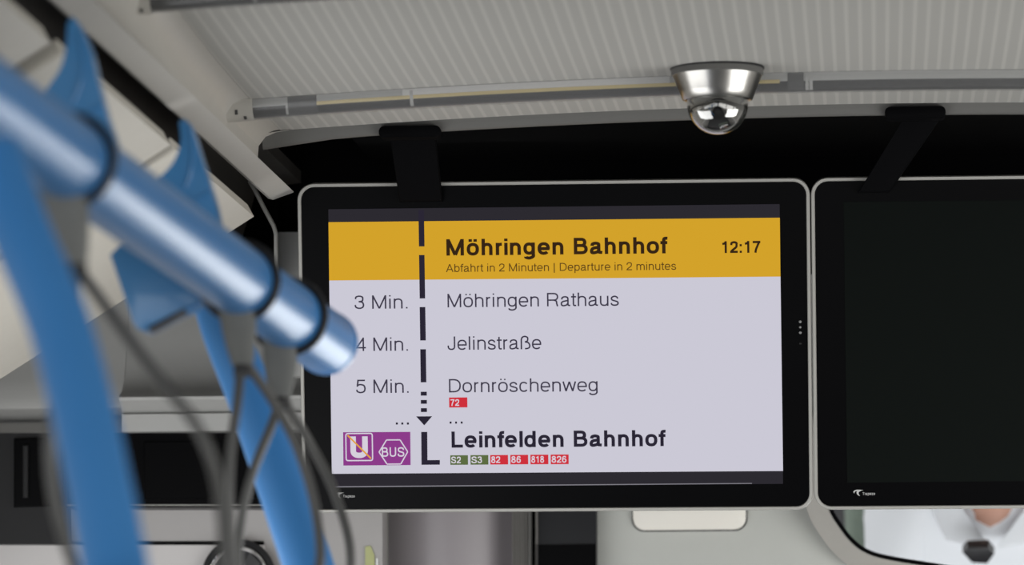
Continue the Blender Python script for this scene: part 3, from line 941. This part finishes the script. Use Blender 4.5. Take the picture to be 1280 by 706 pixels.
# purple interchange symbol
bm = NB(); poly_px(bm, [(429, 540), (513, 539.5), (513.4, 581), (429.4, 581.6)], w3); icon = obj('interchange_icon', bm, SC['purple'], disp)
bm = NB()
a, b = S(432.4, 541.6), S(466, 575.2)
rp = rr(a[0], b[1], b[0], a[1], 0.0022, 4)
hwid = 0.0007
ribbon(bm, rp + rp[:1], hwid, lambda X, Y: P3(X, Y, w4))
hx = [S(x, y) for x, y in ((474, 564.8), (483.3, 549.6), (500.2, 549.5), (509.8, 564.3), (501.2, 579.6), (484, 579.8))]
for p_, q_ in zip(hx, hx[1:] + hx[:1]): ribbon(bm, [p_, q_], hwid, lambda X, Y: P3(X, Y, w4))
screen_text('BUS', 477.6, 505.6, 570.6, 11.8, 0.075, w4, None, None, bm)
screen_text('U', 438.4, 460.2, 572, 26.8, 0.125, w4, None, None, bm)
obj('icon_lettering', bm, SC['white'], disp)
bm = NB()
ribbon(bm, [S(434.6, 543.6), S(464, 572.8)], 0.0009, lambda X, Y: P3(X, Y, w4 + 0.0004)); obj('icon_stroke', bm, SC['orange'], disp)
# route number tags
for s, x0, x1, y0, y1, xr, cname in (('72', 561.4, 584.4, 496.6, 508.9, 574.8, 'red'), ('S2', 562.9, 585.2, 568.8, 580.6, 576.8, 'green'), ('S3', 588.2, 610.6, 568.6, 580.4, 602.6, 'green'),
                                     ('82', 612.9, 635.3, 568.5, 580.2, 626.0, 'red'), ('86', 638.0, 660.4, 568.3, 580.0, 651.2, 'red'), ('818', 663.1, 685.6, 568.1, 579.9, 680.2, 'red'), ('826', 688.4, 711, 567.9, 579.8, 708.2, 'red')):
    bm = NB(); rect_px(bm, x0, y0, x1, y1, w3); obj('route_tag', bm, SC[cname], disp)
    screen_text(s, x0 + 1.3, xr, y1 - 1.9, 8.2, 0.085, w4, SC['white'], disp)


def logo(x, y, s, par):
    """swoosh of two crescents, and the maker's word, printed on the lower bezel"""
    bm = NB()
    c1 = spline([Vector(p) for p in ((0, 3.2, 0), (0.8, 1.4, 0), (3, 0.2, 0), (6, 0, 0), (12, 0.4, 0))], 5)
    c2 = spline([Vector(p) for p in ((12, 0.5, 0), (8, 1.2, 0), (5.5, 1.6, 0), (3, 1.8, 0), (1.6, 3.0, 0), (1.4, 4.4, 0))], 5)
    poly_px(bm, [(x + p.x * s, y + p.y * s) for p in c1[1:-1]] + [(x + p.x * s, y + p.y * s) for p in c2], w2)
    d1 = spline([Vector(p) for p in ((6.5, 1.0, 0), (4.3, 2.0, 0), (4.0, 4.0, 0), (5.2, 6.0, 0), (8.0, 7.6, 0))], 5)
    d2 = spline([Vector(p) for p in ((8.0, 7.6, 0), (6.8, 5.6, 0), (6.4, 4.0, 0), (7.0, 2.4, 0), (9.5, 1.2, 0))], 5)
    poly_px(bm, [(x + p.x * s, y + p.y * s) for p in d1[1:-1]] + [(x + p.x * s, y + p.y * s) for p in d2], w2)
    screen_text('Trapeze', x + 10.6 * s, x + 25.8 * s, y + 6.3 * s, 3.3 * s, 0.07, w2, None, None, bm)
    obj('logo', bm, SC['logo'], par)


logo(418.0, 615.2, 1.0, scr)
logo(1066.5, 611.8, 1.07, off)
dled = mat('indicator_led', (0.2, 0.2, 0.2), 0.5)
for x, y, r in ((1000.2, 402, 1.7), (1000.3, 408.8, 1.5), (1000.4, 415.6, 1.7), (1000.5, 429.2, 1.5)):
    bm = NB()
    u, v = S(x, y); r *= 0.00092
    add_lathe(bm, [(r, 0.0), (r, 0.0006), (r * 0.6, 0.0010), (0, 0.0011)], P3(u, v, 0), en, 14)
    obj('indicator', bm, dled if y < 420 else MT['charcoal'], scr)
# --- dark screen
bm = NB(); poly_px(bm, [(1054.5, 252.5), (1619, 246.5), (1623, 598), (1059, 603)], w1); obj('display', bm, SC['off'], off)

# ================================================================== screen brackets under the ceiling lip
for x0, x1, py, lab, s in ((474, 551, 165, 'black bracket with a rounded plate on the ceiling lip above the lit screen', -1), (1106, 1182, 141, 'black bracket with a rounded plate on the ceiling lip above the dark screen', 1)):
    a, b = W(x0, py, 5.385), W(x1, py, 5.385)
    zt = (a.z + b.z) / 2
    t = thing('screen_bracket', lab, 'bracket', ((a.x + b.x) / 2, 5.40, zt), 'brackets of the passenger screens')
    bm = NB()
    dzr = 0.0065
    add_prism(bm, [Vector((u, 5.379, v)) for u, v in rr(a.x, zt - dzr, b.x, zt + dzr, 0.0055, 5)], (0, 0.03, 0), 0.0015)
    obj('plate', bm, MT['black'], t, smooth=40)
    xm = (a.x + b.x) / 2
    bm = NB()
    if s < 0:
        sec = [Vector((xm - 0.026, 5.412, zt)), Vector((xm + 0.026, 5.412, zt)), Vector((xm + 0.029, 5.46, zt - 0.07)), Vector((xm - 0.020, 5.46, zt - 0.07))]
    else:
        sec = [Vector((xm - 0.012, 5.412, zt)), Vector((xm + 0.03, 5.412, zt)), Vector((xm - 0.03, 5.46, zt - 0.08)), Vector((xm - 0.065, 5.46, zt - 0.08))]
    add_prism(bm, sec, (0, 0.02, 0), 0.002)
    obj('arm', bm, MT['black'], t, smooth=40)

# ================================================================== blue handrail with brackets, poles and hanging straps
RA, RB = W(-120, 54, 2.88), W(407, 428, 4.3)
RD = (RB - RA).normalized()
RR = 0.0285


def rail_at(px):
    """centre-line point of the rail as seen in column px"""
    lo, hi = -0.5, 1.2
    for _ in range(40):
        m_ = (lo + hi) / 2
        p = RA.lerp(RB, m_) - EYE
        x = CX + FPX * p.dot(Rt) / p.dot(Fw)
        if x < px: lo = m_
        else: hi = m_
    return RA.lerp(RB, lo)


t = thing('handrail', 'glossy blue tubular handrail slanting across the left, ending before the lit screen', 'handrail', RB)
bm = NB(); add_tube(bm, [RA - RD * 0.6, RB - RD * 0.004], RR, 48); obj('tube', bm, MT['blue'], t, smooth=40)
bm = NB(); add_lathe(bm, [(RR * 0.97, -0.006), (RR * 1.03, -0.005), (RR * 1.03, 0.004), (RR * 0.96, 0.012), (RR * 0.75, 0.0185), (RR * 0.4, 0.0215), (0, 0.0225)], RB, RD, 48); obj('end_cap', bm, MT['blue'], t, smooth=50)


def bracket(outline, Y, label, screwpx, box, boxY, ribs):
    """bell-shaped cast bracket seen edge on, with the clamp block that closes under the rail"""
    p0 = W(*outline[0], Y)
    t = thing('rail_bracket', label, 'bracket', p0, 'blue brackets holding the handrail')
    pts = [Vector((x, y, 0)) for x, y in outline]
    pts = spline(pts, 5, True)
    bm = NB()
    # thick in the middle, thin at the rim: three layers of the outline
    c = sum(pts, Vector((0, 0, 0))) / len(pts)
    add_prism(bm, [W(p.x, p.y, Y) for p in pts], (0, 0.022, 0), 0.004, 3)
    obj('arm', bm, MT['bluemat'], t, smooth=50)
    for rb in ribs:
        bm = NB(); add_tube(bm, spline([W(x, y, Y - 0.0005) for x, y in rb], 6), 0.0019, 8); obj('rib', bm, MT['bluemat'], t, smooth=60)
    if box:
        bm = NB()
        add_prism(bm, [W(x, y, boxY) for x, y in box], (0, 0.045, 0), 0.0025, 2)
        cl = obj('clamp', bm, MT['bluemat'], t, smooth=25)
        bm = NB()
        q0, q1 = Vector((*box[5], 0)), Vector((*box[4], 0))
        a_, b_ = q0.lerp(q1, 0.06), q0.lerp(q1, 0.58)
        add_prism(bm, [W(a_.x, a_.y - 3, boxY - 0.0012), W(b_.x, b_.y - 3, boxY - 0.0012), W(b_.x, b_.y + 1.5, boxY - 0.0012), W(a_.x, a_.y + 1.5, boxY - 0.0012)], (0, 0.03, 0))
        obj('dark_edge', bm, MT['rubber'], cl)  # thin black strip along the clamp's lower edge
    if screwpx:
        bm = NB(); add_lathe(bm, [(0.0, 0.0), (0.0055, 0.0), (0.0055, 0.002), (0.0035, 0.004), (0, 0.0046)], W(*screwpx[:2], screwpx[2]), Vector((0, -1, 0)), 20); obj('screw', bm, MT['chrome'], t, smooth=50)
    return t


bracket([(224, 150), (233, 150), (241, 164), (250, 192), (261, 226), (273, 272), (276, 320), (240, 330), (170, 300), (150, 262), (185, 232), (205, 216), (219, 198), (226, 175)],
        4.0, 'blue bell-shaped rail bracket nearer the screen, with a boxy clamp under the rail', (193, 293, 3.60),
        [(137, 318), (150, 305), (215, 300), (268, 330), (266, 369), (181, 414), (171, 411), (166, 404)], 3.95, [[(238, 160), (241, 190), (238, 215), (231, 234)], [(242, 249), (252, 246), (262, 240)]])
bracket([(86, 22), (97, 28), (112, 60), (122, 100), (133, 142), (146, 190), (120, 215), (70, 190), (40, 150), (58, 112), (74, 88), (82, 62)],
        3.7, 'blue bell-shaped rail bracket further from the screen, at the top left', None, None, 3.3, [[(100, 42), (104, 75), (100, 105), (90, 128)], [(104, 141), (118, 137), (129, 131)]])


def pole(px_pts, Y0, Y1, rpx0, rpx1, label):
    k = len(px_pts)
    pts = [W(x, y, Y0 + (Y1 - Y0) * i / (k - 1)) for i, (x, y) in enumerate(px_pts)]
    sm = spline(pts, 8)
    rs = [((rpx0 + (rpx1 - rpx0) * i / (len(sm) - 1)) * (Y0 + (Y1 - Y0) * i / (len(sm) - 1)) / FPX) for i in range(len(sm))]
    bm = NB(); add_tube(bm, sm, rs, 28, flat=(Vector((0, 1, 0)), 0.7))
    o = obj('grab_pole', bm, MT['blue'], smooth=60)
    return tag(o, label, 'pole', 'slanting blue grab poles')


pole([(262, 345), (280, 410), (311, 490), (339, 570), (363, 640), (385, 706), (403, 770), (450, 960), (520, 1250)], 4.4, 4.32, 29, 34, 'slanting blue grab pole below the rail end, beside the lit screen')
pole([(-12, 190), (26, 290), (72, 400), (100, 500), (122, 600), (143, 706), (156, 780), (190, 980), (240, 1280)], 2.95, 2.8, 38, 46, 'thick blurred blue grab pole slanting down at the far left')


def hanging_strap(px, ring_scale, clip_px, clip_w, loops, label, dY=0.0, tone='strap'):
    """black ring around the rail, a grey clip below it, and a loop of grey cord"""
    c = rail_at(px)
    Y = c.y + dY
    t = thing('hanging_strap', label, 'strap handle', c, 'hanging strap handles on the blue rail')
    a = RD.orthogonal().normalized(); b = RD.cross(a)
    bm = NB()
    add_tube(bm, [c + (a * math.cos(s * PI / 18) + b * math.sin(s * PI / 18)) * (RR + 0.0032) for s in range(36)], 0.0034, 10, closed=True)
    obj('ring', bm, MT['rubber'], t, smooth=60)
    (x0, y0), (x1, y1) = clip_px
    p0, p1 = W(x0, y0, c.y - 0.004), W(x1, y1, Y)
    n = 8
    pts = [p0.lerp(p1, i / n) for i in range(n + 1)]
    wpx = [clip_w * s for s in (0.80, 1.0, 1.02, 1.0, 0.95, 0.88, 0.78, 0.66, 0.5)]
    bm = NB()
    add_tube(bm, pts, [w_ / 2 * Y / FPX for w_ in wpx], 20, flat=(Vector((0, 1, 0)), 0.55))
    obj('clip', bm, MT[tone], t, smooth=50)
    bm = NB(); add_tube(bm, [p1 + Vector((0, 0, 0.004)), p1 - Vector((0, 0, 0.006))], clip_w * 0.27 * Y / FPX, 16); obj('ferrule', bm, MT['rubber'], t, smooth=50)
    lp = [W(x, y, Y + d) for x, y, d in loops]
    bm = NB(); add_tube(bm, spline(lp, 8), 0.0041, 12); obj('loop', bm, MT['cord'], t, smooth=60)
    return t


hanging_strap(299, 1, ((294, 362), (304, 462)), 46,
              [(301, 458, 0), (297, 500, -0.02), (288, 570, -0.03), (287, 640, -0.03), (294, 715, -0.02), (322, 770, 0), (362, 772, 0.01), (398, 715, 0.02), (395, 640, 0.03), (372, 560, 0.03), (340, 500, 0.02), (311, 458, 0)],
              'hanging strap handle with grey clip, second from the rail end')
hanging_strap(361, 1, ((350, 408), (351, 502)), 44,
              [(350, 498, 0), (340, 530, -0.02), (316, 590, -0.03), (302, 650, -0.03), (299, 715, -0.02), (322, 790, 0), (372, 800, 0.01), (428, 760, 0.02), (438, 690, 0.02), (418, 615, 0.03), (388, 555, 0.03), (354, 498, 0)],
              'hanging strap handle with grey clip nearest the rail end')
hanging_strap(86, 1, ((70, 212), (92, 338)), 66,
              [(92, 334, 0), (92, 400, -0.1), (66, 510, -0.16), (66, 610, -0.16), (90, 700, -0.14), (130, 790, -0.1), (200, 800, -0.1), (272, 740, -0.1), (276, 630, -0.14), (250, 540, -0.16), (190, 462, -0.12), (96, 334, 0)],
              'strongly blurred hanging strap handle at the near left of the rail', 0.0)

# ================================================================== driver's mirror and the driver it shows
Ym = 6.16
mc = W(1230, 640, Ym)
path = 7.1
tgt = W(1242, 633, path)                                   # where the open collar appears behind the mirror
outd = Vector((0.0, -0.80, -0.60))
ind = (mc - EYE).normalized()
mn = (outd - ind).normalized()                              # mirror normal, tilted down towards the driver
mu = Vector((0, 0, 1)).cross(mn).normalized() * 1.0
mu = Vector((1, 0, 0)) - mn * mn.x; mu.normalize()
mv = mu.cross(mn) * -1.0
if mv.z < 0: mv = -mv


def onmir(px, py):
    d = ray(px, py)
    return EYE + d * ((mc - EYE).dot(mn) / d.dot(mn))


def reflect(p): return p - mn * (2 * (p - mc).dot(mn))


t = thing('driver_mirror', 'rounded driver mirror under the dark screen reflecting a white shirt', 'mirror', mc)
outl = [(1034, 560), (1033, 600), (1040, 634), (1052, 655), (1067, 674), (1085, 687), (1112, 695), (1180, 706), (1300, 724), (1420, 735), (1500, 720), (1530, 650), (1520, 560), (1460, 530), (1100, 530), (1050, 540)]
sm = spline([Vector((x, y, 0)) for x, y in outl], 5, True)


def grow(pts, d):
    c = Vector((1270, 630, 0)); out = []
    k = len(pts)
    for i, p in enumerate(pts):
        tg = (pts[(i + 1) % k] - pts[i - 1]).normalized()
        nr = Vector((tg.y, -tg.x, 0))
        if nr.dot(p - c) < 0: nr = -nr
        out.append(p + nr * d)
    return out


def band(name, d0, h0, d1, h1, dback, m):
    bm = NB()
    A = [bm.verts.new(onmir(p.x, p.y) + mn * h0) for p in grow(sm, d0)]
    B = [bm.verts.new(onmir(p.x, p.y) + mn * h1) for p in grow(sm, d1)]
    Cc = [bm.verts.new(onmir(p.x, p.y) - mn * dback) for p in grow(sm, d1)]
    k = len(A)
    for j in range(k):
        bm.faces.new((A[j], A[(j + 1) % k], B[(j + 1) % k], B[j]))
        bm.faces.new((B[j], B[(j + 1) % k], Cc[(j + 1) % k], Cc[j]))
    return obj(name, bm, m, t, smooth=40)


bm = NB(); bm.faces.new([bm.verts.new(onmir(p.x, p.y)) for p in sm]); obj('mirror_glass', bm, MT['mirror'], t)
band('gasket', -0.5, 0.0006, 4.5, 0.0012, 0.006, MT['black'])
band('housing', 4.2, 0.0004, 32, -0.012, 0.045, MT['cove'])

# ---- the driver, sitting below the frame and facing the road
N0 = reflect(tgt)                                           # open collar, at the front of the neck
px_ = N0.x


def skin_mesh(name, chains, m, parent, sub=2, root=None):
    """one continuous surface grown round a skeleton: chains of (x, y, z, radius) sharing joints by key"""
    verts, edges, rad, idx = [], [], [], {}
    for ch in chains:
        prev = None
        for (x, y, z, r) in ch:
            key = (round(x, 4), round(y, 4), round(z, 4))
            if key not in idx:
                idx[key] = len(verts); verts.append((x, y, z)); rad.append(r)
            if prev is not None and prev != idx[key]: edges.append((prev, idx[key]))
            prev = idx[key]
    me = bpy.data.meshes.new(name); me.from_pydata(verts, edges, [])
    o = bpy.data.objects.new(name, me); C.objects.link(o)
    md = o.modifiers.new('skin', 'SKIN'); md.use_smooth_shade = True
    for i, v in enumerate(me.skin_vertices[0].data):
        r = rad[i]
        v.radius = r if isinstance(r, tuple) else (r, r)
        v.use_root = (i == 0)
    sb = o.modifiers.new('subsurf', 'SUBSURF'); sb.levels = sub; sb.render_levels = sub
    bpy.context.view_layer.update()
    dg = bpy.context.evaluated_depsgraph_get()
    me2 = bpy.data.meshes.new_from_object(o.evaluated_get(dg))
    bpy.data.objects.remove(o)
    bm = NB(); bm.from_mesh(me2)
    return bm


nb = Vector((N0.x, N0.y - 0.075, N0.z + 0.005))             # base of the neck inside the collar
pv = nb + Vector((0, -0.02, -0.50))                         # pelvis
man = thing('person', 'driver in a white open-necked shirt seen in the mirror, sitting at the wheel', 'person', (pv.x, pv.y, pv.z - 0.12))
V = lambda p, r: (p.x, p.y, p.z, r)
ch = nb + Vector((0, 0.0, -0.16)); be = nb + Vector((0, 0.0, -0.34))
neck = nb + Vector((0, 0.015, 0.06)); hd0 = nb + Vector((0, 0.035, 0.12)); hd1 = nb + Vector((0, 0.03, 0.20)); hd2 = nb + Vector((0, 0.02, 0.265))
jaw = nb + Vector((0, 0.075, 0.11))
chains = [[V(pv, (0.15, 0.11)), V(be, (0.115, 0.085)), V(ch, (0.115, 0.080)), V(nb, (0.062, 0.058)), V(neck, 0.056), V(hd0, (0.066, 0.08)), V(hd1, (0.074, 0.095)), V(hd2, (0.05, 0.065))],
          [V(hd0, (0.066, 0.08)), V(jaw, 0.034)]]
sleeve = []
for s in (-1, 1):
    shd = nb + Vector((s * 0.118, -0.005, -0.055)); elb = nb + Vector((s * 0.165, 0.10, -0.32)); wr = nb + Vector((s * 0.17, 0.34, -0.36))
    hip = pv + Vector((s * 0.09, 0.02, -0.02)); kn = pv + Vector((s * 0.13, 0.44, 0.02)); an = pv + Vector((s * 0.13, 0.52, -0.42)); toe = an + Vector((0, 0.17, -0.05))
    chains.append([V(ch, (0.115, 0.080)), V(shd, 0.046), V(elb, 0.036), V(wr, 0.027)])
    palm = wr + Vector((-s * 0.008, 0.075, -0.004))
    chains.append([V(wr, 0.027), V(palm, (0.036, 0.018))])
    for j, (dx, ln) in enumerate(((-0.030, 0.070), (-0.011, 0.080), (0.009, 0.075), (0.028, 0.058))):
        k0 = palm + Vector((-s * dx, 0.022, 0.0))
        chains.append([V(palm, (0.036, 0.018)), V(k0, 0.0095), V(k0 + Vector((0, ln * 0.5, -0.012)), 0.0088), V(k0 + Vector((0, ln * 0.72, -0.036)), 0.0075)])
    chains.append([V(wr, 0.027), V(wr + Vector((-s * 0.034, 0.04, -0.004)), 0.012), V(wr + Vector((-s * 0.046, 0.075, -0.018)), 0.009)])
    chains.append([V(pv, (0.15, 0.11)), V(hip, 0.085), V(kn, 0.06), V(an, 0.04), V(toe, 0.032)])
    sleeve.append([V(ch, (0.155, 0.112)), V(shd + Vector((0, 0, 0.002)), 0.068), V(shd.lerp(elb, 0.55), 0.060), V(elb, 0.056), V(elb.lerp(wr, 0.8), 0.042)])
bm = skin_mesh('body', chains, MT['skin'], man)
body = obj('body', bm, MT['skin'], man, smooth=80)
low = pv + Vector((0, 0, -0.02))
bm = skin_mesh('shirt', [[V(low, (0.165, 0.13)), V(be, (0.155, 0.118)), V(ch, (0.155, 0.112)), V(nb + Vector((0, -0.004, -0.012)), (0.088, 0.074)), V(nb + Vector((0, 0.0, 0.03)), (0.066, 0.062))]] + sleeve, MT['shirt'], man, 3)
# open collar: cut a V at the front of the neck
kill = [f for f in bm.faces if (lambda c: c.z > nb.z + 0.028 or (c.y > nb.y + 0.02 and abs(c.x - N0.x) < 0.030 * (c.z - (nb.z - 0.035)) / 0.06 and c.z > nb.z - 0.035))(f.calc_center_median())]
bmesh.ops.delete(bm, geom=kill, context='FACES')
shirt = obj('shirt', bm, MT['shirt'], man, smooth=80)
for s in (-1, 1):
    bm = NB()
    q = [nb + Vector((s * 0.004, 0.098, -0.065)), nb + Vector((s * 0.045, 0.072, -0.015)), nb + Vector((s * 0.062, 0.03, 0.03)), nb + Vector((s * 0.066, -0.03, 0.045)), nb + Vector((s * 0.095, -0.03, 0.005)), nb + Vector((s * 0.098, 0.04, -0.015)), nb + Vector((s * 0.07, 0.085, -0.06))]
    add_prism(bm, q, (0, 0.002, 0.003))
    obj('collar', bm, MT['shirt'], shirt, smooth=30)
bm = skin_mesh('trousers', [[V(pv + Vector((0, 0, 0.02)), (0.16, 0.125)), V(pv + Vector((s * 0.09, 0.02, -0.02)), 0.097), V(pv + Vector((s * 0.13, 0.44, 0.02)), 0.073), V(pv + Vector((s * 0.13, 0.52, -0.38)), 0.055)] for s in (-1, 1)], MT['trouser'], man)
obj('trousers', bm, MT['trouser'], man, smooth=80)
bm = skin_mesh('hair', [[V(hd1 + Vector((0, -0.02, -0.05)), (0.074, 0.06)), V(hd1 + Vector((0, -0.018, 0.015)), (0.079, 0.088)), V(hd2 + Vector((0, -0.008, 0.012)), (0.056, 0.072))]], MT['hair'], man)
obj('hair', bm, MT['hair'], man, smooth=80)
bm = NB()
add_lathe(bm, [(0.0, 0.012), (0.006, 0.010), (0.010, 0.004), (0.011, 0.0), (0, 0)], hd0 + Vector((0, 0.083, 0.035)), Vector((0, 1, -0.3)), 14); obj('nose', bm, MT['skin'], body, smooth=60)
for s in (-1, 1):
    bm = NB(); add_lathe(bm, [(0.0, 0.006), (0.006, 0.004), (0.0085, 0.0), (0, -0.002)], hd1 + Vector((s * 0.03, 0.083, -0.012)), Vector((0, 1, 0)), 12); obj('eye', bm, MT['white'], body, smooth=60)
    bm = NB(); add_lathe(bm, [(0.0, 0.01), (0.014, 0.008), (0.022, 0.0), (0.016, -0.006), (0, -0.006)], hd1 + Vector((s * 0.078, 0.0, -0.03)), Vector((s, -0.3, 0)), 14); obj('ear', bm, MT['skin'], body, smooth=60)
bm = NB(); add_tube(bm, [hd0 + Vector((x, 0.088 - abs(x) * 0.4, 0.0)) for x in (-0.024, -0.01, 0, 0.01, 0.024)], [0.002, 0.004, 0.0045, 0.004, 0.002], 8); obj('mouth', bm, MT['skin'], body, smooth=60)
# black radio clip hanging on the shirt front
def refl_px(px, py, y):
    """world point on the cross-plane y that the mirror shows at a pixel"""
    m_ = onmir(px, py); d = (m_ - EYE).normalized(); d = d - mn * (2 * d.dot(mn))
    return m_ + d * ((y - m_.y) / d.y)


rc = [refl_px(x, y, nb.y + 0.150) for x, y in ((1203, 691), (1209, 685), (1236, 684), (1243, 693), (1234, 705), (1215, 704))]
bm = NB(); add_prism(bm, rc, (0, -0.02, 0), 0.002); obj('microphone', bm, MT['rubber'], man, smooth=40)

# driver's seat behind him
ds = Vector((pv.x, pv.y - 0.21, 0))
t = thing('cab_chair', 'grey-green upholstered cab chair behind the person, glimpsed at the left edge of the mirror', 'chair', ds)
bm = NB(); add_box(bm, (ds.x - 0.24, ds.y - 0.02, pv.z - 0.22), (ds.x + 0.24, ds.y + 0.50, pv.z - 0.135), 0.04, 4); obj('cushion', bm, MT['seat'], t, smooth=50)
bm = NB(); add_box(bm, (ds.x - 0.23, ds.y - 0.10, pv.z - 0.10), (ds.x + 0.23, ds.y + 0.05, nb.z - 0.06), 0.05, 4); obj('backrest', bm, MT['seat'], t, smooth=50)
bm = NB(); add_box(bm, (ds.x - 0.06, ds.y + 0.15, 0.0), (ds.x + 0.06, ds.y + 0.30, pv.z - 0.22), 0.01, 2); obj('pedestal', bm, MT['charcoal'], t, smooth=50)
